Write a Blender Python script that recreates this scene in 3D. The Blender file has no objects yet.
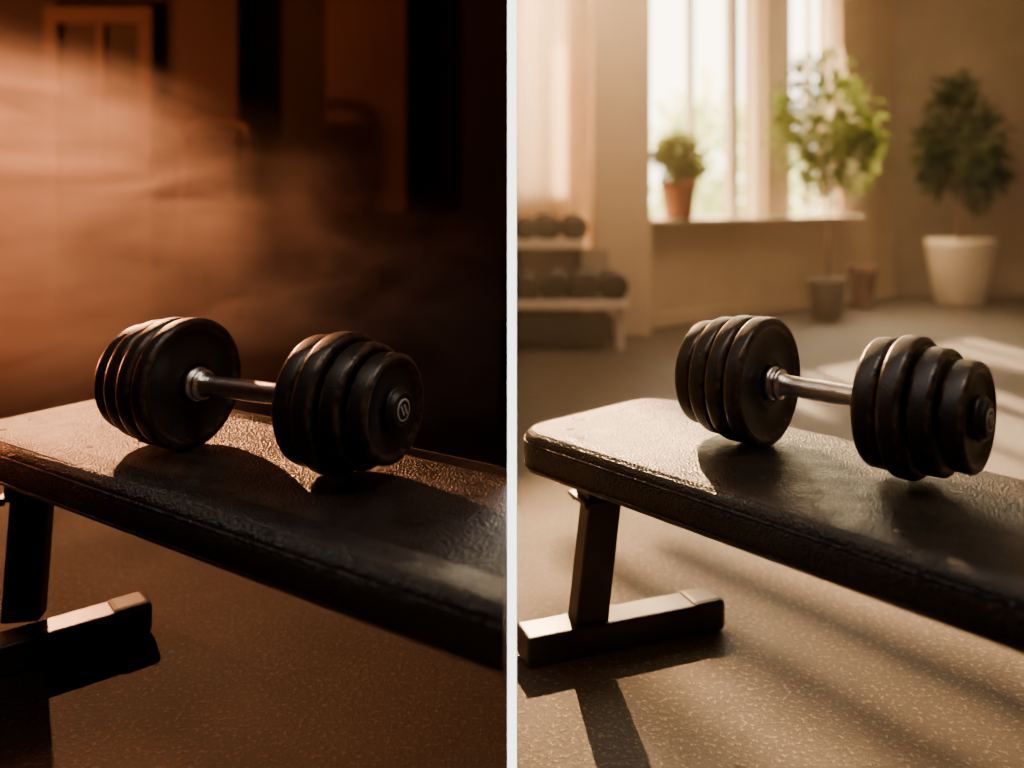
import bpy, bmesh, math, random
from mathutils import Vector, Matrix
random.seed(4)
scene = bpy.context.scene
D = bpy.data

# ---------------------------------------------------------------- materials
def new_mat(name):
    m = D.materials.new(name); m.use_nodes = True
    nt = m.node_tree
    b = nt.nodes.get("Principled BSDF")
    return m, nt, b

def simple(name, col, rough=0.5, metal=0.0, noise=0.0, nscale=20, bump=0.0, bscale=200, col2=None, spec=0.5, emit=None, es=1.0):
    m, nt, b = new_mat(name)
    b.inputs["Base Color"].default_value = (*col, 1)
    b.inputs["Roughness"].default_value = rough
    b.inputs["Metallic"].default_value = metal
    b.inputs["Specular IOR Level"].default_value = spec
    tc = nt.nodes.new("ShaderNodeTexCoord")
    if col2 is not None or noise > 0:
        n = nt.nodes.new("ShaderNodeTexNoise"); n.inputs["Scale"].default_value = nscale
        n.inputs["Detail"].default_value = 6
        nt.links.new(tc.outputs["Object"], n.inputs["Vector"])
        r = nt.nodes.new("ShaderNodeValToRGB")
        r.color_ramp.elements[0].position = 0.38; r.color_ramp.elements[1].position = 0.68
        c2 = col2 if col2 is not None else tuple(min(1, c*(1+noise)) for c in col)
        r.color_ramp.elements[0].color = (*col, 1); r.color_ramp.elements[1].color = (*c2, 1)
        nt.links.new(n.outputs["Fac"], r.inputs["Fac"]); nt.links.new(r.outputs["Color"], b.inputs["Base Color"])
    if bump > 0:
        n2 = nt.nodes.new("ShaderNodeTexNoise"); n2.inputs["Scale"].default_value = bscale
        n2.inputs["Detail"].default_value = 3
        nt.links.new(tc.outputs["Object"], n2.inputs["Vector"])
        bp = nt.nodes.new("ShaderNodeBump"); bp.inputs["Strength"].default_value = bump
        bp.inputs["Distance"].default_value = 0.002
        nt.links.new(n2.outputs["Fac"], bp.inputs["Height"]); nt.links.new(bp.outputs["Normal"], b.inputs["Normal"])
    if emit:
        b.inputs["Emission Color"].default_value = (*emit, 1); b.inputs["Emission Strength"].default_value = es
    return m

def leather(name, base, worn):
    m, nt, b = new_mat(name)
    tc = nt.nodes.new("ShaderNodeTexCoord")
    n = nt.nodes.new("ShaderNodeTexNoise"); n.inputs["Scale"].default_value = 9; n.inputs["Detail"].default_value = 8
    n.inputs["Roughness"].default_value = 0.7
    nt.links.new(tc.outputs["Object"], n.inputs["Vector"])
    r = nt.nodes.new("ShaderNodeValToRGB")
    r.color_ramp.elements[0].position = 0.42; r.color_ramp.elements[0].color = (*base, 1)
    r.color_ramp.elements[1].position = 0.72; r.color_ramp.elements[1].color = (*worn, 1)
    nt.links.new(n.outputs["Fac"], r.inputs["Fac"]); nt.links.new(r.outputs["Color"], b.inputs["Base Color"])
    rr = nt.nodes.new("ShaderNodeMapRange"); rr.inputs["To Min"].default_value = 0.26; rr.inputs["To Max"].default_value = 0.50
    rr.inputs["From Min"].default_value = 0.3; rr.inputs["From Max"].default_value = 0.7
    n3 = nt.nodes.new("ShaderNodeTexNoise"); n3.inputs["Scale"].default_value = 26; n3.inputs["Detail"].default_value = 8
    nt.links.new(tc.outputs["Object"], n3.inputs["Vector"])
    nt.links.new(n3.outputs["Fac"], rr.inputs["Value"]); nt.links.new(rr.outputs["Result"], b.inputs["Roughness"])
    v = nt.nodes.new("ShaderNodeTexVoronoi"); v.inputs["Scale"].default_value = 260
    nt.links.new(tc.outputs["Object"], v.inputs["Vector"])
    n4 = nt.nodes.new("ShaderNodeTexNoise"); n4.inputs["Scale"].default_value = 18; n4.inputs["Detail"].default_value = 6
    n4.inputs["Distortion"].default_value = 1.2
    nt.links.new(tc.outputs["Object"], n4.inputs["Vector"])
    b1 = nt.nodes.new("ShaderNodeBump"); b1.inputs["Strength"].default_value = 0.85; b1.inputs["Distance"].default_value = 0.0022
    b2 = nt.nodes.new("ShaderNodeBump"); b2.inputs["Strength"].default_value = 0.26; b2.inputs["Distance"].default_value = 0.008
    nt.links.new(v.outputs["Distance"], b1.inputs["Height"]); nt.links.new(n4.outputs["Fac"], b2.inputs["Height"])
    nt.links.new(b2.outputs["Normal"], b1.inputs["Normal"]); nt.links.new(b1.outputs["Normal"], b.inputs["Normal"])
    return m

def floor_mat(name, c1, c2, speck, rmin, rmax, bump=0.6, spec=0.5, gs=105):
    m, nt, b = new_mat(name)
    b.inputs["Specular IOR Level"].default_value = spec
    tc = nt.nodes.new("ShaderNodeTexCoord")
    n = nt.nodes.new("ShaderNodeTexNoise"); n.inputs["Scale"].default_value = 1.7; n.inputs["Detail"].default_value = 8
    nt.links.new(tc.outputs["Object"], n.inputs["Vector"])
    r = nt.nodes.new("ShaderNodeValToRGB")
    r.color_ramp.elements[0].position = 0.35; r.color_ramp.elements[0].color = (*c1, 1)
    r.color_ramp.elements[1].position = 0.7; r.color_ramp.elements[1].color = (*c2, 1)
    nt.links.new(n.outputs["Fac"], r.inputs["Fac"])
    g = nt.nodes.new("ShaderNodeTexNoise"); g.inputs["Scale"].default_value = gs; g.inputs["Detail"].default_value = 6
    g.inputs["Roughness"].default_value = 0.75
    nt.links.new(tc.outputs["Object"], g.inputs["Vector"])
    gr = nt.nodes.new("ShaderNodeValToRGB")
    gr.color_ramp.elements[0].position = 0.55; gr.color_ramp.elements[1].position = 0.61
    nt.links.new(g.outputs["Fac"], gr.inputs["Fac"])
    mx = nt.nodes.new("ShaderNodeMixRGB"); mx.inputs["Color2"].default_value = (*speck, 1)
    nt.links.new(gr.outputs["Color"], mx.inputs["Fac"]); nt.links.new(r.outputs["Color"], mx.inputs["Color1"])
    nt.links.new(mx.outputs["Color"], b.inputs["Base Color"])
    rr = nt.nodes.new("ShaderNodeMapRange"); rr.inputs["To Min"].default_value = rmin; rr.inputs["To Max"].default_value = rmax
    rr.inputs["From Min"].default_value = 0.3; rr.inputs["From Max"].default_value = 0.7
    nt.links.new(n.outputs["Fac"], rr.inputs["Value"]); nt.links.new(rr.outputs["Result"], b.inputs["Roughness"])
    bp = nt.nodes.new("ShaderNodeBump"); bp.inputs["Strength"].default_value = bump; bp.inputs["Distance"].default_value = 0.008
    nt.links.new(g.outputs["Fac"], bp.inputs["Height"]); nt.links.new(bp.outputs["Normal"], b.inputs["Normal"])
    return m

def leaf_mat(name, c1, c2, tl=0.45):
    m, nt, b = new_mat(name)
    tc = nt.nodes.new("ShaderNodeTexCoord")
    n = nt.nodes.new("ShaderNodeTexNoise"); n.inputs["Scale"].default_value = 7
    nt.links.new(tc.outputs["Object"], n.inputs["Vector"])
    r = nt.nodes.new("ShaderNodeValToRGB")
    r.color_ramp.elements[0].position = 0.35; r.color_ramp.elements[0].color = (*c1, 1)
    r.color_ramp.elements[1].position = 0.65; r.color_ramp.elements[1].color = (*c2, 1)
    nt.links.new(n.outputs["Fac"], r.inputs["Fac"]); nt.links.new(r.outputs["Color"], b.inputs["Base Color"])
    b.inputs["Roughness"].default_value = 0.7; b.inputs["Specular IOR Level"].default_value = 0.15
    tr = nt.nodes.new("ShaderNodeBsdfTranslucent"); nt.links.new(r.outputs["Color"], tr.inputs["Color"])
    ms = nt.nodes.new("ShaderNodeMixShader"); ms.inputs[0].default_value = tl
    nt.links.new(b.outputs[0], ms.inputs[1]); nt.links.new(tr.outputs[0], ms.inputs[2])
    nt.links.new(ms.outputs[0], nt.nodes["Material Output"].inputs["Surface"])
    return m

M_leather = leather("bench_leather", (0.008, 0.006, 0.005), (0.026, 0.016, 0.012))
M_iron = simple("plate_rubber", (0.008, 0.007, 0.0065), 0.44, 0.0, nscale=35, col2=(0.018, 0.013, 0.010), bump=0.35, bscale=350, spec=0.5)
M_ring = simple("plate_worn_edge", (0.013, 0.010, 0.008), 0.29, 0.2, nscale=70, col2=(0.10, 0.06, 0.038), bump=0.35, bscale=300)
M_steel = simple("handle_steel", (0.97, 0.95, 0.92), 0.24, 1.0, nscale=60, col2=(0.74, 0.70, 0.66), bump=0.3, bscale=700)
M_mark = simple("mark_grey", (0.65, 0.63, 0.60), 0.4, 0.3, noise=0.1)
M_tube = simple("bench_tube_paint", (0.016, 0.014, 0.013), 0.36, 0.1, nscale=15, col2=(0.032, 0.027, 0.022), bump=0.15, bscale=300)
M_cap = simple("rubber_cap", (0.014, 0.013, 0.012), 0.55, noise=0.5, bump=0.3)
M_stitch = simple("stitch_thread", (0.12, 0.09, 0.065), 0.7, noise=0.3)
M_floorR = floor_mat("floor_bright", (0.034, 0.026, 0.021), (0.088, 0.066, 0.048), (0.32, 0.24, 0.17), 0.36, 0.56, 1.0)
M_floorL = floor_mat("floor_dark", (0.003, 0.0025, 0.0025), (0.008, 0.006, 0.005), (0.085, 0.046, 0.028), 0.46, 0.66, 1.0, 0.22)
M_wallR = simple("wall_plaster", (0.58, 0.44, 0.30), 0.8, noise=0.12, nscale=3, bump=0.2, bscale=60)
M_wallR2 = simple("wall_plaster_grey", (0.34, 0.27, 0.20), 0.85, noise=0.15, nscale=3, bump=0.2, bscale=60)
M_wallD = simple("wall_rear_paint", (0.08, 0.07, 0.06), 0.85, noise=0.15, nscale=3)
M_frame = simple("window_frame_paint", (0.75, 0.67, 0.55), 0.5, noise=0.05)
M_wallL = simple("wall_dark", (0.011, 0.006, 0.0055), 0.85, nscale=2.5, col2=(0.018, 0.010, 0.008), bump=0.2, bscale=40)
M_trimL = simple("door_dark_wood", (0.040, 0.020, 0.015), 0.7, noise=0.3, nscale=12)
M_ceil = simple("ceiling_paint", (0.5, 0.45, 0.4), 0.9, noise=0.05)
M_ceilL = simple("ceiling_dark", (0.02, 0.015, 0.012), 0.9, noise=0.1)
M_white_glow = simple("white_trim_glow", (0.9, 0.9, 0.9), 0.6, noise=0.02, emit=(1, 0.99, 0.97), es=4)  # emission put in so the partition end reads pure white; no lamp there
M_terra = simple("terracotta", (0.34, 0.13, 0.06), 0.7, noise=0.3, nscale=14)
M_terra2 = simple("terracotta_dark", (0.16, 0.06, 0.03), 0.75, noise=0.3, nscale=14)
M_whitepot = simple("pot_ceramic", (0.75, 0.66, 0.54), 0.5, noise=0.08)
M_greypot = simple("pot_grey", (0.10, 0.075, 0.055), 0.7, noise=0.2)
M_soil = simple("soil", (0.05, 0.03, 0.02), 0.95, noise=0.6, nscale=60)
M_bark = simple("bark", (0.16, 0.10, 0.06), 0.85, noise=0.5, nscale=40)
M_leafD = leaf_mat("leaf_dark", (0.028, 0.042, 0.014), (0.095, 0.11, 0.032))
M_leafL = leaf_mat("leaf_bright", (0.09, 0.14, 0.022), (0.22, 0.25, 0.05), 0.4)
M_rack = simple("rack_paint", (0.035, 0.03, 0.026), 0.5, noise=0.3)
M_rackdb = simple("rack_dumbbell_rubber", (0.02, 0.017, 0.015), 0.38, noise=0.3)

# ---------------------------------------------------------------- mesh helpers
def obj_from_bm(name, bm, mats, parent=None, loc=(0, 0, 0), smooth=False, bevel=0.0, mw=None):
    bmesh.ops.recalc_face_normals(bm, faces=bm.faces)
    me = D.meshes.new(name); bm.to_mesh(me); bm.free()
    o = D.objects.new(name, me); scene.collection.objects.link(o)
    for m in (mats if isinstance(mats, (list, tuple)) else [mats]): me.materials.append(m)
    o.location = loc
    if mw is not None: o.matrix_world = mw
    if parent: o.parent = parent
    if smooth:
        for p in me.polygons: p.use_smooth = True
        me.update()
    if bevel > 0:
        md = o.modifiers.new("bevel", 'BEVEL'); md.width = bevel; md.segments = 3; md.limit_method = 'ANGLE'
    return o

def empty(name, loc=(0, 0, 0), rotz=0):
    e = D.objects.new(name, None); scene.collection.objects.link(e); e.location = loc; e.rotation_euler = (0, 0, rotz)
    e.empty_display_size = 0.05
    return e

def box_bm(bm, x0, x1, y0, y1, z0, z1, mat=0, M=None):
    vs = [bm.verts.new(Vector(p)) for p in [(x0,y0,z0),(x1,y0,z0),(x1,y1,z0),(x0,y1,z0),(x0,y0,z1),(x1,y0,z1),(x1,y1,z1),(x0,y1,z1)]]
    if M is not None:
        for v in vs: v.co = M @ v.co
    for f in [(0,3,2,1),(4,5,6,7),(0,1,5,4),(1,2,6,5),(2,3,7,6),(3,0,4,7)]:
        fc = bm.faces.new([vs[i] for i in f]); fc.material_index = mat
    return vs

def box(name, x0, x1, y0, y1, z0, z1, mat, parent=None, bevel=0.0, M=None):
    bm = bmesh.new(); box_bm(bm, x0, x1, y0, y1, z0, z1, 0)
    return obj_from_bm(name, bm, mat, parent, bevel=bevel, mw=M)

def lathe_bm(bm, prof, axis='X', seg=72, mat=0, M=None, mats=None):
    rings = []
    for a, r in prof:
        ring = []
        for i in range(seg):
            t = 2*math.pi*i/seg
            if axis == 'X': co = Vector((a, r*math.cos(t), r*math.sin(t)))
            else: co = Vector((r*math.cos(t), r*math.sin(t), a))
            if M is not None: co = M @ co
            ring.append(bm.verts.new(co))
        rings.append(ring)
    for k in range(len(rings)-1):
        for i in range(seg):
            f = bm.faces.new([rings[k][i], rings[k][(i+1) % seg], rings[k+1][(i+1) % seg], rings[k+1][i]])
            f.material_index = mats[k] if mats else mat
            f.smooth = True
    for rg in (rings[0], rings[-1]):
        f = bm.faces.new(rg); f.material_index = mat if not mats else mats[0]

def tube_bm(bm, pts, rad, seg=8, mat=0):
    rings = []
    for i, p in enumerate(pts):
        p = Vector(p)
        d = (Vector(pts[min(i+1, len(pts)-1)]) - Vector(pts[max(i-1, 0)])).normalized()
        up = Vector((0, 0, 1)) if abs(d.z) < 0.9 else Vector((1, 0, 0))
        a = d.cross(up).normalized(); b = d.cross(a).normalized()
        r = rad[i] if isinstance(rad, (list, tuple)) else rad
        rings.append([bm.verts.new(p + a*r*math.cos(2*math.pi*k/seg) + b*r*math.sin(2*math.pi*k/seg)) for k in range(seg)])
    for j in range(len(rings)-1):
        for k in range(seg):
            f = bm.faces.new([rings[j][k], rings[j][(k+1) % seg], rings[j+1][(k+1) % seg], rings[j+1][k]])
            f.material_index = mat; f.smooth = True
    bm.faces.new(rings[0]).material_index = mat; bm.faces.new(rings[-1]).material_index = mat

# ---------------------------------------------------------------- weight bench
ZB = 0.45; T = 0.080
def rrect(L, W, r, ins, n=10):
    pts = []
    rr = max(r-ins, 0.004)
    for cx, cy, a0 in [(L-ins-rr, ins+rr, -90), (L-ins-rr, W-ins-rr, 0), (ins+rr, W-ins-rr, 90), (ins+rr, ins+rr, 180)]:
        for k in range(n+1):
            a = math.radians(a0 + 90*k/n)
            pts.append((cx+rr*math.cos(a), cy+rr*math.sin(a)))
    return pts

def make_bench(name, A, u, L, W, leg, foot, clip=None):
    du = Vector((-u[0], -u[1], 0)); dv = Vector((u[1], -u[0], 0))
    Mw = Matrix(((du.x, dv.x, 0, A[0]), (du.y, dv.y, 0, A[1]), (0, 0, 1, 0), (0, 0, 0, 1)))
    e = empty(name, (A[0], A[1], 0))
    Mi = Matrix.Translation((-A[0], -A[1], 0))
    MM = Mi @ Mw
    def finish(bm, nm, mat, smooth=False, bevel=0.0):
        if clip:
            xp, side = clip
            g = list(bm.verts)+list(bm.edges)+list(bm.faces)
            r = bmesh.ops.bisect_plane(bm, geom=g, plane_co=(xp-A[0], 0, 0), plane_no=(side, 0, 0), clear_outer=True)
            ed = [x for x in r["geom_cut"] if isinstance(x, bmesh.types.BMEdge)]
            if ed: bmesh.ops.holes_fill(bm, edges=ed)
        return obj_from_bm(nm, bm, mat, e, smooth=smooth, bevel=bevel)
    bm = bmesh.new()
    prof = [(-T, 0.014), (-T+0.003, 0.006), (-T+0.010, 0.001), (-T+0.018, 0.0), (-0.046, -0.0025), (-0.034, -0.0025), (-0.025, -0.0005), (-0.0225, 0.0015), (-0.020, 0.001), (-0.013, 0.0035), (-0.0075, 0.008), (-0.0035, 0.015), (-0.001, 0.025), (0.0, 0.038), (0.0, 0.06)]
    R = 0.078
    rings = []
    for z, ins in prof:
        rings.append([bm.verts.new(MM @ Vector((x, y, ZB+z))) for x, y in rrect(L, W, R, ins, 14)])
    n = len(rings[0])
    for j in range(len(rings)-1):
        for k in range(n):
            f = bm.faces.new([rings[j][k], rings[j][(k+1) % n], rings[j+1][(k+1) % n], rings[j+1][k]]); f.smooth = True
    bm.faces.new(rings[0]); bm.faces.new(rings[-1])
    finish(bm, "pad", M_leather)
    bm = bmesh.new()
    pp = [MM @ Vector((x, y, ZB-0.0225)) for x, y in rrect(L, W, R, 0.0002, 14)]
    pp.append(pp[0]); tube_bm(bm, pp, 0.0026, 6)
    pp = [MM @ Vector((x, y, ZB-T+0.012)) for x, y in rrect(L, W, R, -0.0002, 14)]
    pp.append(pp[0]); tube_bm(bm, pp, 0.0018, 6)
    finish(bm, "piping", M_leather)
    bm = bmesh.new()
    ol = rrect(L, W, R, 0.0155, 16); ol.append(ol[0])
    acc = 0.0; step = 0.0085
    for i in range(len(ol)-1):
        p, q = Vector(ol[i]), Vector(ol[i+1]); d = (q-p).length
        if d < 1e-6: continue
        s = (-acc) % step
        while s < d:
            c = p.lerp(q, s/d); dr = (q-p).normalized()*0.0027; nn = Vector((-dr.y, dr.x)).normalized()*0.0009
            z0, z1 = ZB-0.006, ZB-0.0023
            a = [c-dr-nn, c+dr-nn, c+dr+nn, c-dr+nn]
            vs = [bm.verts.new(MM @ Vector((w.x, w.y, z0))) for w in a]+[bm.verts.new(MM @ Vector((w.x, w.y, z1))) for w in a]
            keep = True
            if clip and (A[0]+vs[0].co.x-clip[0])*clip[1] > -0.01: keep = False
            if keep:
                for f in [(4,5,6,7),(0,1,5,4),(1,2,6,5),(2,3,7,6),(3,0,4,7)]: bm.faces.new([vs[t] for t in f])
            else:
                for x in vs: bm.verts.remove(x)
            s += step
        acc += d
    obj_from_bm("stitching", bm, M_stitch, e)
    bm = bmesh.new(); box_bm(bm, 0.05, L-0.05, W/2-0.03, W/2+0.03, ZB-T-0.045, ZB-T, 0, MM)
    box_bm(bm, 0.03, L-0.03, 0.03, W-0.03, ZB-T-0.008, ZB-T+0.002, 0, MM)
    finish(bm, "frame_beam", M_tube, bevel=0.0)
    def leg_part(tag, top, bot, yaw):
        bm = bmesh.new()
        hx, hy = 0.036, 0.022
        c, s = math.cos(yaw), math.sin(yaw)
        def R2(x, y): return (x*c-y*s, x*s+y*c)
        vs = []
        for (cx, cy), z in ((bot, 0.058), (top, 0.30)):
            for sx, sy in ((-1,-1),(1,-1),(1,1),(-1,1)):
                dx, dy = R2(sx*hx, sy*hy); vs.append(bm.verts.new((cx+dx-A[0], cy+dy-A[1], z)))
        for f in [(0,3,2,1),(4,5,6,7),(0,1,5,4),(1,2,6,5),(2,3,7,6),(3,0,4,7)]: bm.faces.new([vs[i] for i in f])
        obj_from_bm("leg_"+tag, bm, M_tube, e, bevel=0.005)
        bm = bmesh.new()
        Mx = Matrix.Translation((top[0]-A[0], top[1]-A[1], 0)) @ Matrix.Rotation(yaw, 4, 'Z')
        box_bm(bm, -0.055, 0.055, -0.04, 0.04, 0.298, 0.306, 0, Mx)
        box_bm(bm, -0.043, 0.043, -0.03, 0.03, 0.306, ZB-T-0.006, 0, Mx)
        for sx in (-0.045, 0.045):
            for sy in (-0.03, 0.03):
                lathe_bm(bm, [(0.290, 0.006), (0.298, 0.006)], 'Z', 6, 0, Mx @ Matrix.Translation((sx, sy, 0)))
        obj_from_bm("mount_"+tag, bm, M_tube, e, bevel=0.002)
    leg_part("1", leg[0], leg[1], leg[2])
    def foot_part(tag, p, q, cap_p, cap_q):
        p = Vector((p[0], p[1], 0)); q = Vector((q[0], q[1], 0)); d = (q-p); LL = d.length; yaw = math.atan2(d.y, d.x)
        Mx = Mi @ Matrix.Translation(p) @ Matrix.Rotation(yaw, 4, 'Z')
        bm = bmesh.new(); box_bm(bm, 0, LL, -0.034, 0.034, 0.004, 0.062, 0, Mx)
        obj_from_bm("foot_"+tag, bm, M_tube, e, bevel=0.006)
        for on, x in ((cap_p, 0), (cap_q, LL)):
            if on:
                bm = bmesh.new(); sgn = -1 if x == 0 else 1
                xs = sorted((x-sgn*0.045, x+sgn*0.034))
                box_bm(bm, xs[0], xs[1], -0.0375, 0.0375, 0.0, 0.0665, 0, Mx)
                obj_from_bm("foot_cap_"+tag, bm, M_cap, e, bevel=0.014)
    foot_part("1", foot[0], foot[1], foot[2], foot[3])
    return e, MM, leg_part, foot_part

uR = (-0.6575, 0.7535)
AR = (-0.0080, 1.604)
benchR, MMR, lp, fp = make_bench("weight_bench", AR, uR, 1.24, 0.434,
    ((0.178, 1.640), (0.150, 1.632), math.radians(20)),
    ((0.019, 1.585), (0.400, 1.724), False, True))
lp("2", (0.93, 0.86), (0.95, 0.85), math.radians(20))
fp("2", (0.78, 0.70), (1.12, 0.99), True, True)

uL = (-0.8374, 0.5468)
AL = (-1.0976, 1.598)
benchL, MML, lp2, fp2 = make_bench("weight_bench", AL, uL, 1.5, 0.412,
    ((-0.962, 1.655), (-0.972, 1.640), math.radians(10)),
    ((-1.10, 1.447), (-0.785, 1.70), True, True), clip=(-0.0076, 1))

# ---------------------------------------------------------------- dumbbell
def plate_prof(x0, x1, R):
    t = x1-x0; b = min(0.008, t*0.3)
    lip = R*0.12; dp = 0.006
    P = [(x0+0.005, 0.020), (x0+0.005, R*0.30), (x0+0.0005, R*0.34), (x0+dp, R*0.40), (x0+dp, R-lip-0.006), (x0, R-lip),
         (x0, R-b), (x0+b*0.12, R-b*0.5), (x0+b*0.5, R-b*0.12), (x0+b, R), (x1-b, R), (x1-b*0.5, R-b*0.12), (x1-b*0.12, R-b*0.5), (x1, R-b),
         (x1, R-lip), (x1-dp, R-lip-0.006), (x1-dp, R*0.40), (x1-0.0005, R*0.34), (x1-0.005, R*0.30), (x1-0.005, 0.020)]
    ms = [0]*(len(P)-1)
    for i in (4, 6, 7, 8, 10, 11, 12, 14): ms[i] = 1
    return P, ms

def make_dumbbell(name, p, d, handle, gl, gr, RL, RR):
    Rm = max(max(RL), max(RR))
    yaw = math.atan2(d[1], d[0])
    e = empty(name, (p[0], p[1], ZB+Rm+0.0004), yaw)
    x = 0.0
    tl = gl/len(RL)
    for i, r in enumerate(RL):
        bm = bmesh.new(); g = 0.0022
        P, ms = plate_prof(x-tl+g, x-g, r)
        lathe_bm(bm, P, 'X', 96, 0, None, ms)
        obj_from_bm("plate_left_%d" % (i+1), bm, [M_iron, M_ring], e)
        x -= tl
    xl = x
    x = handle; tr = gr/len(RR)
    for i, r in enumerate(RR):
        bm = bmesh.new(); g = 0.0022
        P, ms = plate_prof(x+g, x+tr-g, r)
        lathe_bm(bm, P, 'X', 96, 0, None, ms)
        obj_from_bm("plate_right_%d" % (i+1), bm, [M_iron, M_ring], e)
        x += tr
    xr = x
    bm = bmesh.new()
    c = 0.0175
    P = [(-0.006, 0.030), (0.004, 0.030), (0.0055, 0.0285), (0.0065, 0.023), (0.009, 0.023), (0.010, 0.027), (0.017, 0.027), (0.0185, 0.025), (0.0195, 0.0205), (0.023, 0.0205),
         (0.026, 0.0185), (0.045, c), (handle*0.5, 0.0182), (handle-0.04, c), (handle-0.024, 0.0185), (handle-0.018, 0.0205), (handle-0.012, 0.0245), (handle+0.004, 0.0245)]
    lathe_bm(bm, P, 'X', 48)
    obj_from_bm("handle", bm, M_steel, e)
    bm = bmesh.new()
    lathe_bm(bm, [(xl-0.006, 0.0205), (-0.002, 0.0205)], 'X', 40)
    lathe_bm(bm, [(handle+0.001, 0.0205), (xr-0.002, 0.0205)], 'X', 40)
    hub = [(0, 0.036), (0.004, 0.036), (0.006, 0.034), (0.007, 0.030), (0.012, 0.029), (0.015, 0.026), (0.015, 0.022), (0.0135, 0.021)]
    lathe_bm(bm, [(xr-0.004+a, r) for a, r in hub], 'X', 56)
    lathe_bm(bm, [(xl+0.004-a, r) for a, r in hub], 'X', 56)
    obj_from_bm("hubs", bm, M_iron, e)
    bm = bmesh.new()
    xe = xr-0.004+0.0137
    lathe_bm(bm, [(xe, 0.0175), (xe+0.0012, 0.0175), (xe+0.0012, 0.0145), (xe, 0.0145)], 'X', 40)
    lathe_bm(bm, [(xe+0.0006, 0.0144), (xe+0.0016, 0.0142)], 'X', 40, 1)
    for oy in (-0.0045, 0.0045):
        Mx = Matrix.Translation((xe+0.0012, oy, 0)) @ Matrix.Rotation(math.radians(28), 4, 'X')
        box_bm(bm, 0, 0.0012, -0.0016, 0.0016, -0.0085, 0.0085, 0, Mx)
    obj_from_bm("hub_mark", bm, [M_mark, M_iron], e)
    return e

def nrm(x, y):
    l = math.hypot(x, y); return (x/l, y/l)
make_dumbbell("dumbbell", (0.4630, 1.462), nrm(0.70, -0.714), 0.178, 0.148, 0.158,
              [0.1150, 0.1135, 0.107, 0.096], [0.104, 0.1115, 0.098, 0.084])
make_dumbbell("dumbbell", (-0.5560, 1.455), nrm(0.905, -0.425), 0.254, 0.148, 0.165,
              [0.1150, 0.1135, 0.107, 0.097], [0.105, 0.1125, 0.099, 0.086])

# ---------------------------------------------------------------- shell
HT = 0.0070
bm = bmesh.new()
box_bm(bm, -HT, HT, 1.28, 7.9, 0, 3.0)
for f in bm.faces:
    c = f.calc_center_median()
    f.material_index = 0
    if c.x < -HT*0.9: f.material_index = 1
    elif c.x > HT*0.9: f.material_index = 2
obj_from_bm("wall_partition", bm, [M_white_glow, M_wallL, M_wallR])
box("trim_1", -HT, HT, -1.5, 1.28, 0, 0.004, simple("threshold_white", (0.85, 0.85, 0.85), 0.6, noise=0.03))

box("floor", 0, 6.3, -1.6, 9.0, -0.1, 0.0, M_floorR)
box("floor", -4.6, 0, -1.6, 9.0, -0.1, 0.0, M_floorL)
box("ceiling", 0, 6.3, -1.6, 7.9, 3.0, 3.1, M_ceil)
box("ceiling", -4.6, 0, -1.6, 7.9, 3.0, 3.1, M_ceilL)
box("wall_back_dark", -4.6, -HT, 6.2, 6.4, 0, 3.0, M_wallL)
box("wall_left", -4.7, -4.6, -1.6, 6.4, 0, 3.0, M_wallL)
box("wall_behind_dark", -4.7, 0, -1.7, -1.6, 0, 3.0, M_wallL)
box("wall_behind", 0, 6.4, -1.7, -1.6, 0, 3.0, M_wallD)
box("wall_right", 6.3, 6.4, -1.6, 7.9, 0, 3.0, M_wallR2)
box("wall_back", 3.53, 6.3, 7.62, 7.8, 0, 3.0, M_wallR2)

O = Vector((0.96, 5.73, 0)); ang = math.atan2(0.592, 0.806)
MW = Matrix.Translation(O) @ Matrix.Rotation(ang, 4, 'Z')
SZ = 0.73; WT = 2.75
bm = bmesh.new()
box_bm(bm, -0.35, 3.19, 0, 0.22, 0, SZ, 0)
box_bm(bm, -0.35, 3.19, 0, 0.22, WT, 3.0, 0)
box_bm(bm, -0.35, -0.02, 0, 0.22, SZ, WT, 0)
box_bm(bm, 1.30, 1.62, 0, 0.22, SZ, WT, 0)
box_bm(bm, 2.33, 3.19, 0, 0.22, SZ, WT, 0)
obj_from_bm("wall_window", bm, M_wallR, mw=MW)
box("trim_2", -0.06, 2.50, -0.16, 0.02, SZ, SZ+0.03, M_frame, M=MW, bevel=0.006)
box("baseboard_window", 0.0, 3.17, -0.02, 0, 0, 0.09, M_wallR, M=MW)
def window(name, x0, x1, mull, M, z0=SZ, z1=WT, bars=()):
    bm = bmesh.new()
    w = 0.035
    box_bm(bm, x0, x0+w, 0.06, 0.14, z0, z1, 0); box_bm(bm, x1-w, x1, 0.06, 0.14, z0, z1, 0)
    box_bm(bm, x0, x1, 0.06, 0.14, z0, z0+w, 0); box_bm(bm, x0, x1, 0.06, 0.14, z1-w, z1, 0)
    for m, ww in mull: box_bm(bm, m-ww/2, m+ww/2, 0.07, 0.13, z0, z1, 0)
    obj_from_bm(name, bm, M_frame, mw=M)
window("window_1", -0.02, 1.30, [(0.52, 0.04), (1.0, 0.10)], MW)
window("window_2", 1.62, 2.33, [(2.0, 0.03)], MW)
box("column", 0.54, 0.905, 5.36, 5.78, 0, 3.0, M_wallR, bevel=0.01)
ML = Matrix.Translation((0, 5.9, 0))
bm = bmesh.new()
box_bm(bm, HT, 0.60, 5.9, 6.1, 0, 0.95); box_bm(bm, 0.40, 0.70, 5.9, 6.1, 0.95, 3.0); box_bm(bm, HT, 0.40, 5.9, 6.1, 2.8, 3.0)
obj_from_bm("wall_left_window", bm, M_wallR)
window("window_3", HT, 0.40, [(0.24, 0.03)], ML, 0.95, 2.8)
m, nt, b = new_mat("curtain_cloth"); b.inputs["Base Color"].default_value = (0.8, 0.64, 0.45, 1); b.inputs["Roughness"].default_value = 0.9
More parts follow.
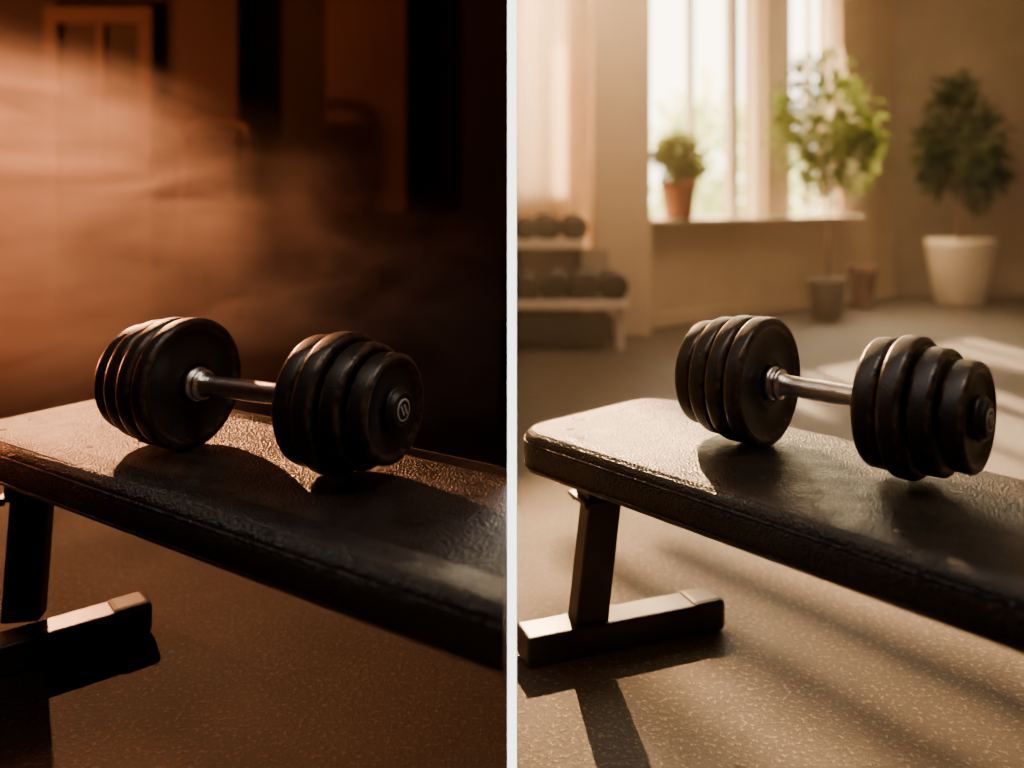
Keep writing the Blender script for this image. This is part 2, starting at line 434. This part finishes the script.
tr = nt.nodes.new("ShaderNodeBsdfTranslucent"); tr.inputs["Color"].default_value = (0.8, 0.64, 0.45, 1)
ms = nt.nodes.new("ShaderNodeMixShader"); ms.inputs[0].default_value = 0.35
nt.links.new(b.outputs[0], ms.inputs[1]); nt.links.new(tr.outputs[0], ms.inputs[2]); nt.links.new(ms.outputs[0], nt.nodes["Material Output"].inputs["Surface"])
bm = bmesh.new()
prev = None
for i in range(81):
    x = 0.012+0.38*i/80; y = 5.82+0.022*math.sin(i*0.8)
    a = bm.verts.new((x, y, 0.05)); c = bm.verts.new((x, y, 2.9))
    if prev: f = bm.faces.new([prev[0], a, c, prev[1]]); f.smooth = True
    prev = (a, c)
obj_from_bm("curtain", bm, m)

# ---------------------------------------------------------------- dumbbell rack
rk = empty("dumbbell_rack", (0.34, 5.0, 0))
def rkbox(nm, x0, x1, y0, y1, z0, z1, mat=M_rack, bev=0.004):
    box(nm, x0-0.34, x1-0.34, y0-5.0, y1-5.0, z0, z1, mat, rk, bev)
rkbox("post_1", 0.62, 0.67, 4.92, 4.98, 0, 0.26, M_frame); rkbox("post_2", 0.39, 0.44, 5.20, 5.26, 0, 0.62)
rkbox("post_3", 0.02, 0.07, 4.92, 4.98, 0, 0.26); rkbox("post_4", 0.02, 0.07, 5.20, 5.26, 0, 0.62)
rkbox("shelf_1", 0.012, 0.69, 4.86, 5.06, 0.26, 0.29); rkbox("shelf_2", 0.012, 0.45, 5.10, 5.28, 0.60, 0.63)
rkbox("shelf_3", 0.012, 0.60, 4.86, 5.28, 0.05, 0.19)
rkbox("back_panel", 0.05, 0.62, 5.27, 5.29, 0.2, 0.58, M_wallR2)
rkbox("rail_1", 0.012, 0.69, 4.84, 4.86, 0.25, 0.30, M_frame); rkbox("rail_2", 0.012, 0.45, 5.08, 5.10, 0.59, 0.65, M_frame)
bm = bmesh.new()
def small_db(x, y, z, r):
    for s in (-1, 1):
        Mx = Matrix.Translation((x, y+s*0.075, z+r)) @ Matrix.Rotation(math.radians(90), 4, 'Z')
        lathe_bm(bm, [(-0.045, r*0.6), (-0.035, r*0.85), (-0.02, r), (0.02, r), (0.035, r*0.85), (0.045, r*0.6)], 'X', 20, 0, Mx)
    lathe_bm(bm, [(-0.05, 0.016), (0.05, 0.016)], 'X', 12, 0, Matrix.Translation((x, y, z+r)) @ Matrix.Rotation(math.radians(90), 4, 'Z'))
for x, r in ((0.085, .088), (0.255, .095), (0.43, .095), (0.60, .09)): small_db(x-0.34, 4.96-5.0, 0.29, r)
for x, r in ((0.085, .08), (0.215, .09), (0.385, .088)): small_db(x-0.34, 5.19-5.0, 0.63, r)
obj_from_bm("dumbbells_stored", bm, M_rackdb, rk)

# ---------------------------------------------------------------- plants
def add_leaves(bm, cx, cy, cz, rx, ry, rz, n, L, mat=0, drop=0.3, clusters=26, sg=.15):
    cs = []
    for _ in range(clusters):
        while True:
            p = Vector((random.uniform(-1, 1), random.uniform(-1, 1), random.uniform(-1, 1)))
            if 0.15 < p.length < 0.9: break
        cs.append(p)
    for i in range(n):
        c = random.choice(cs)
        p = c + Vector((random.gauss(0, sg), random.gauss(0, sg), random.gauss(0, sg*.8)))
        if p.length > 1.08: p = p.normalized()*1.08
        P = Vector((cx+p.x*rx, cy+p.y*ry, cz+p.z*rz))
        d = (p.normalized() + Vector((random.gauss(0, .6), random.gauss(0, .6), random.gauss(0, .5)-drop))).normalized()
        s = d.cross(Vector((random.gauss(0, 1), random.gauss(0, 1), random.gauss(0, 1)))).normalized()
        l = L*random.uniform(.6, 1.2); w = l*0.2
        up = d.cross(s)*l*0.08
        a = bm.verts.new(P); b1 = bm.verts.new(P+d*l*.45+s*w+up); b2 = bm.verts.new(P+d*l*.45-s*w+up); t = bm.verts.new(P+d*l)
        m_ = bm.verts.new(P+d*l*.5)
        for f in ((a, b1, m_), (b1, t, m_), (t, b2, m_), (b2, a, m_)): bm.faces.new(f).material_index = mat
    return cs

def potted(name, x, y, z, pot_prof, potmat, center, rad, n, L, leafmat, trunk_r=0.02, clusters=26, sg=.15, rz=0.0):
    e = empty(name, (x, y, z), rz)
    bm = bmesh.new(); lathe_bm(bm, pot_prof, 'Z', 40); obj_from_bm("pot", bm, potmat, e)
    hs = pot_prof[-1][0]; top_r = pot_prof[-1][1]
    bm = bmesh.new(); lathe_bm(bm, [(hs-0.004, top_r*0.96), (hs+0.004, top_r*0.9)], 'Z', 30)
    obj_from_bm("soil", bm, M_soil, e)
    bm = bmesh.new()
    cs = add_leaves(bm, center[0], center[1], center[2], *rad, n, L, clusters=clusters, sg=sg)
    obj_from_bm("foliage", bm, leafmat, e)
    bm = bmesh.new()
    mid = Vector((center[0]*0.5+0.01, center[1]*.5, hs+(center[2]-hs)*0.55))
    tube_bm(bm, [(0, 0, hs-0.02), (0.015, 0, hs+(mid.z-hs)*.5), mid, (center[0], center[1], center[2]+rad[2]*.3)], [trunk_r, trunk_r*.8, trunk_r*.7, trunk_r*.3])
    for c in cs[:22]:
        q = Vector((center[0]+c.x*rad[0], center[1]+c.y*rad[1], center[2]+c.z*rad[2]))
        st = mid + Vector((0, 0, random.uniform(0, .2)*rad[2]))
        tube_bm(bm, [st, st.lerp(q, .5)+Vector((0, 0, .03)), q], [trunk_r*.35, trunk_r*.25, trunk_r*.12], 5)
    obj_from_bm("branches", bm, M_bark, e)
    return e
potted("potted_ficus", 3.83, 7.05, 0, [(0, .17), (.02, .185), (.3, .235), (.5, .262), (.56, .268), (.56, .25), (.50, .24)], M_whitepot,
       (0.02, 0.0, 1.38), (0.33, 0.30, 0.55), 1900, 0.11, M_leafD, 0.025, 30, .16)
potted("potted_bamboo", 2.37, 6.20, 0, [(0, .10), (.02, .11), (.27, .14), (.30, .145), (.30, .13), (.27, .125)], M_greypot,
       (-0.04, -0.04, 1.42), (0.40, 0.24, 0.52), 1900, 0.095, M_leafL, 0.012, 40, .18, ang*0.5)
potted("potted_shrub", 1.165, 5.77, SZ+0.03, [(0, .09), (.01, .095), (.2, .122), (.21, .132), (.27, .137), (.27, .12), (.24, .115)], M_terra,
       (-0.04, -0.05, 0.42), (0.20, 0.10, 0.17), 1300, 0.065, M_leafL, 0.008, sg=.25, clusters=30, rz=ang)
e = empty("terracotta_pot", (2.90, 6.82, 0))
bm = bmesh.new(); lathe_bm(bm, [(0, .08), (.02, .085), (.27, .11), (.28, .12), (.34, .122), (.34, .105), (.1, .09)], 'Z', 32); obj_from_bm("pot", bm, M_terra2, e)

box("garden_ground", -1, 14, 9.0, 30, -0.4, -0.3, simple("grass", (0.3, 0.33, 0.15), 0.9, noise=0.4, nscale=2))
M_leafG = leaf_mat("leaf_garden", (0.55, 0.62, 0.32), (0.8, 0.82, 0.5))
for (gx, gy, gz, r) in ((3.6, 14, 1.6, 1.3), (6.9, 16, 2.0, 1.7)):
    e = empty("garden_tree", (gx, gy, -0.3))
    bm = bmesh.new(); add_leaves(bm, 0, 0, gz, r, r, r*1.1, 800, 0.45); obj_from_bm("crown", bm, M_leafG, e)
    bm = bmesh.new(); tube_bm(bm, [(0, 0, 0), (0.1, 0, gz*.5), (0, 0, gz)], [.15, .12, .06]); obj_from_bm("trunk", bm, M_bark, e)

# ---------------------------------------------------------------- dark gym background
e = empty("door_1", (-3.05, 6.15, 0))
def lb(nm, x0, x1, y0, y1, z0, z1, mat, par, bev=0.004):
    box(nm, x0-par.location.x, x1-par.location.x, y0-par.location.y, y1-par.location.y, z0, z1, mat, par, bev)
lb("jamb_1", -3.46, -3.36, 6.08, 6.2, 0, 2.2, M_trimL, e); lb("jamb_2", -2.76, -2.66, 6.08, 6.2, 0, 2.2, M_trimL, e)
lb("lintel", -3.46, -2.66, 6.08, 6.2, 2.2, 2.32, M_trimL, e)
lb("leaf", -3.36, -2.76, 6.15, 6.19, 0, 2.2, M_wallL, e)
lb("rail_mid", -3.36, -2.76, 6.11, 6.15, 1.0, 1.1, M_trimL, e); lb("stile", -3.09, -3.03, 6.11, 6.15, 1.1, 2.2, M_trimL, e)
box("column_dark", -2.42, -1.98, 5.95, 6.2, 0, 3.0, simple("column_dark_paint", (0.026, 0.014, 0.011), .8, noise=.2), bevel=.01)
box("wall_locker", -1.34, -0.76, 5.95, 6.2, 0.80, 2.9, simple("locker_paint", (0.06, 0.03, 0.024), .6, noise=.2), bevel=.01)
e = empty("exercise_machine", (-1.95, 5.45, 0))
bm = bmesh.new()
tube_bm(bm, [(-0.22, 0, 0), (-0.22, 0, 1.30), (-0.19, 0, 1.38), (-0.1, 0, 1.42), (0.1, 0, 1.42), (0.19, 0, 1.38), (0.22, 0, 1.30), (0.22, 0, 0)], 0.03, 10)
tube_bm(bm, [(-0.22, 0, 0.85), (0.22, 0, 0.85)], 0.025); tube_bm(bm, [(-0.22, 0, 0.03), (-0.22, -0.4, 0.03)], 0.03); tube_bm(bm, [(0.22, 0, 0.03), (0.22, -0.4, 0.03)], 0.03)
obj_from_bm("frame", bm, simple("machine_paint", (0.07, 0.035, 0.028), .5, noise=.2), e)
box("back_pad", -0.15, 0.15, -0.10, -0.025, 0.9, 1.3, M_leather, e, .02)
box("seat_pad", -0.17, 0.17, -0.40, -0.05, 0.45, 0.52, M_leather, e, .02)
box("seat_post", -0.03, 0.03, -0.28, -0.22, 0.0, 0.45, M_tube, e, .005)

# smoke: billowing cloud hanging left of the bench
bm = bmesh.new(); box_bm(bm, -4.4, -0.05, 3.0, 4.7, 0.02, 2.9)
m = D.materials.new("smoke_volume"); m.use_nodes = True; nt = m.node_tree
for n in list(nt.nodes): nt.nodes.remove(n)
N = nt.nodes.new; Lk = nt.links.new
out = N("ShaderNodeOutputMaterial"); pv = N("ShaderNodeVolumePrincipled")
pv.inputs["Color"].default_value = (0.98, 0.80, 0.70, 1); pv.inputs["Anisotropy"].default_value = 0.0
tc = N("ShaderNodeTexCoord")
def mth(op, a, b=None, c=None):
    n = N("ShaderNodeMath"); n.operation = op
    for i, x in enumerate((a, b, c)):
        if x is None: continue
        if hasattr(x, "is_linked") or hasattr(x, "links"): Lk(x, n.inputs[i])
        else: n.inputs[i].default_value = x
    return n.outputs[0]
nz = N("ShaderNodeTexNoise"); nz.inputs["Scale"].default_value = 2.0; nz.inputs["Detail"].default_value = 7; nz.inputs["Roughness"].default_value = 0.64
nz.inputs["Distortion"].default_value = 1.0
mp = N("ShaderNodeMapping"); mp.inputs["Scale"].default_value = (0.85, 0.10, 1.35); mp.inputs["Rotation"].default_value = (0, 0.3, 0)
mp.inputs["Location"].default_value = (5.3, 1.0, 2.2)
Lk(tc.outputs["Object"], mp.inputs["Vector"]); Lk(mp.outputs["Vector"], nz.inputs["Vector"])
mr = N("ShaderNodeMapRange"); mr.inputs["From Min"].default_value = 0.44; mr.inputs["From Max"].default_value = 0.60
mr.inputs["To Min"].default_value = 0.12; mr.inputs["To Max"].default_value = 1.0
Lk(nz.outputs["Fac"], mr.inputs["Value"])
sx = N("ShaderNodeSeparateXYZ"); Lk(tc.outputs["Object"], sx.inputs[0])
dx = mth('DIVIDE', mth('ADD', sx.outputs["X"], 2.3), 2.9)
dz = mth('DIVIDE', mth('SUBTRACT', sx.outputs["Z"], mth('MULTIPLY', mth('ADD', sx.outputs["X"], -0.3), -0.20)), 1.2)
r2 = mth('ADD', mth('MULTIPLY', dx, dx), mth('MULTIPLY', dz, dz))
fall = mth('MAXIMUM', mth('SUBTRACT', 1.0, r2), 0.0)
fall = mth('MULTIPLY', fall, fall)
dens = mth('MULTIPLY', mth('MULTIPLY', mr.outputs["Result"], fall), 2.1)
Lk(dens, pv.inputs["Density"]); Lk(pv.outputs[0], out.inputs["Volume"])
obj_from_bm("smoke", bm, m)

# thin haze volume added to give the sunlit room its glow
bm = bmesh.new(); box_bm(bm, 0.02, 5.5, 2.4, 4.15, 0.01, 2.9)
m = D.materials.new("haze_volume"); m.use_nodes = True; nt = m.node_tree
for n in list(nt.nodes): nt.nodes.remove(n)
o_ = nt.nodes.new("ShaderNodeOutputMaterial"); vs_ = nt.nodes.new("ShaderNodeVolumeScatter")
vs_.inputs["Color"].default_value = (1, 0.86, 0.68, 1); vs_.inputs["Density"].default_value = 0.010; vs_.inputs["Anisotropy"].default_value = 0.4
nt.links.new(vs_.outputs[0], o_.inputs["Volume"])
obj_from_bm("haze", bm, m)

# ---------------------------------------------------------------- lights
def spot(name, loc, target, energy, col, size, blend, rad):
    l = D.lights.new(name, 'SPOT'); l.energy = energy; l.color = col; l.spot_size = math.radians(size); l.spot_blend = blend; l.shadow_soft_size = rad
    o = D.objects.new(name, l); scene.collection.objects.link(o); o.location = loc
    o.rotation_euler = (Vector(target)-Vector(loc)).to_track_quat('-Z', 'Y').to_euler(); return o
def area(name, loc, target, energy, col, sx_, sy_):
    l = D.lights.new(name, 'AREA'); l.energy = energy; l.color = col; l.shape = 'RECTANGLE'; l.size = sx_; l.size_y = sy_
    o = D.objects.new(name, l); scene.collection.objects.link(o); o.location = loc
    o.rotation_euler = (Vector(target)-Vector(loc)).to_track_quat('-Z', 'Y').to_euler(); return o

spot("added_sun_key", (0.12, 4.5, 2.12), (0.60, 1.45, 0.2), 4600, (1.0, 0.58, 0.27), 40, 0.6, 0.006)  # added spot out of frame, stands in for sunlight on the bench
# added gobo out of view: slanted bars cut the key spot into floor streaks
e = empty("streak_gobo", (0.12, 4.5, 2.12))
for i, (cx, cz, slope, bw, hl) in enumerate(((0.0290, -0.141, 0.73, 0.0065, 0.045), (0.0490, -0.141, 0.73, 0.0085, 0.045), (0.0130, -0.130, 0.62, 0.004, 0.03))):
    a = math.atan(slope)
    bm = bmesh.new(); box_bm(bm, -bw/2, bw/2, -0.003, 0.003, -hl, hl)
    obj_from_bm("gobo_bar_%d" % (i+1), bm, M_tube, e, mw=Matrix.Translation((cx, -0.2, cz)) @ Matrix.Rotation(a, 4, 'Y'))
box("gobo_rail", -0.08, 0.10, -0.205, -0.195, -0.100, -0.094, M_tube, e)
for i, gx in enumerate((-0.08, 0.095)):
    box("gobo_side_%d" % (i+1), gx, gx+0.005, -0.205, 0.06, -0.100, 0.085, M_tube, e)
box("gobo_top", -0.09, 0.10, -0.205, 0.06, 0.075, 0.085, M_tube, e)
box("gobo_back", -0.09, 0.10, 0.05, 0.06, -0.06, 0.085, M_tube, e)
box("gobo_hanger", -0.01, 0.01, 0.0, 0.02, 0.085, 0.88, M_tube, e)

area("added_ceiling_fill", (1.3, 4.6, 2.95), (1.6, 5.2, 0), 66, (1.0, 0.73, 0.43), 1.6, 1.6)  # unseen fill light added to brighten the column and walls
area("window_daylight", (2.4, 7.3, 1.9), (1.0, 1.6, 0.5), 280, (1.0, 0.74, 0.44), 1.6, 1.6)
area("window_daylight_2", (0.22, 6.6, 1.9), (0.25, 3.0, 0.9), 90, (1.0, 0.82, 0.56), 0.4, 1.6)
s = D.lights.new("sun", 'SUN'); s.energy = 34; s.color = (1.0, 0.64, 0.34); s.angle = math.radians(2)
so = D.objects.new("sun", s); scene.collection.objects.link(so)
so.rotation_euler = Vector((0.12, -0.9, -0.44)).to_track_quat('-Z', 'Y').to_euler()

spot("orange_key_lamp", (-3.1, 5.5, 2.30), (-0.75, 1.4, 0.3), 2500, (1.0, 0.40, 0.16), 36, 0.7, 0.03)
l = D.lights.new("added_smoke_light", 'POINT'); l.energy = 850; l.color = (1.0, 0.28, 0.10); l.shadow_soft_size = 0.12  # added point light out of frame, brightens the smoke from the left
o = D.objects.new("added_smoke_light", l); scene.collection.objects.link(o); o.location = (-4.3, 3.7, 0.85)
area("added_fill_left", (-0.8, 1.0, 2.3), (-0.5, 1.35, 0.5), 8, (1.0, 0.80, 0.66), 0.8, 0.2)  # unseen fill added for highlights on the left handle and plates
area("added_fill_right", (0.6, 0.9, 2.3), (0.6, 1.35, 0.5), 12, (1.0, 0.88, 0.74), 0.8, 0.2)  # matching added fill above the camera for the right dumbbell

w = D.worlds.new("World"); scene.world = w; w.use_nodes = True
bg = w.node_tree.nodes["Background"]; bg.inputs["Color"].default_value = (1.0, 0.87, 0.64, 1); bg.inputs["Strength"].default_value = 10.0

# ---------------------------------------------------------------- camera
c = D.cameras.new("Camera"); co = D.objects.new("Camera", c); scene.collection.objects.link(co)
co.location = (0, 0, 0.89); co.rotation_euler = (math.radians(90), 0, 0)
c.sensor_width = 36; c.lens = 36*824/1024; c.shift_y = -(384-200)/1024
c.clip_start = 0.02
c.dof.use_dof = True; c.dof.focus_distance = 1.42; c.dof.aperture_fstop = 1.3
scene.camera = co
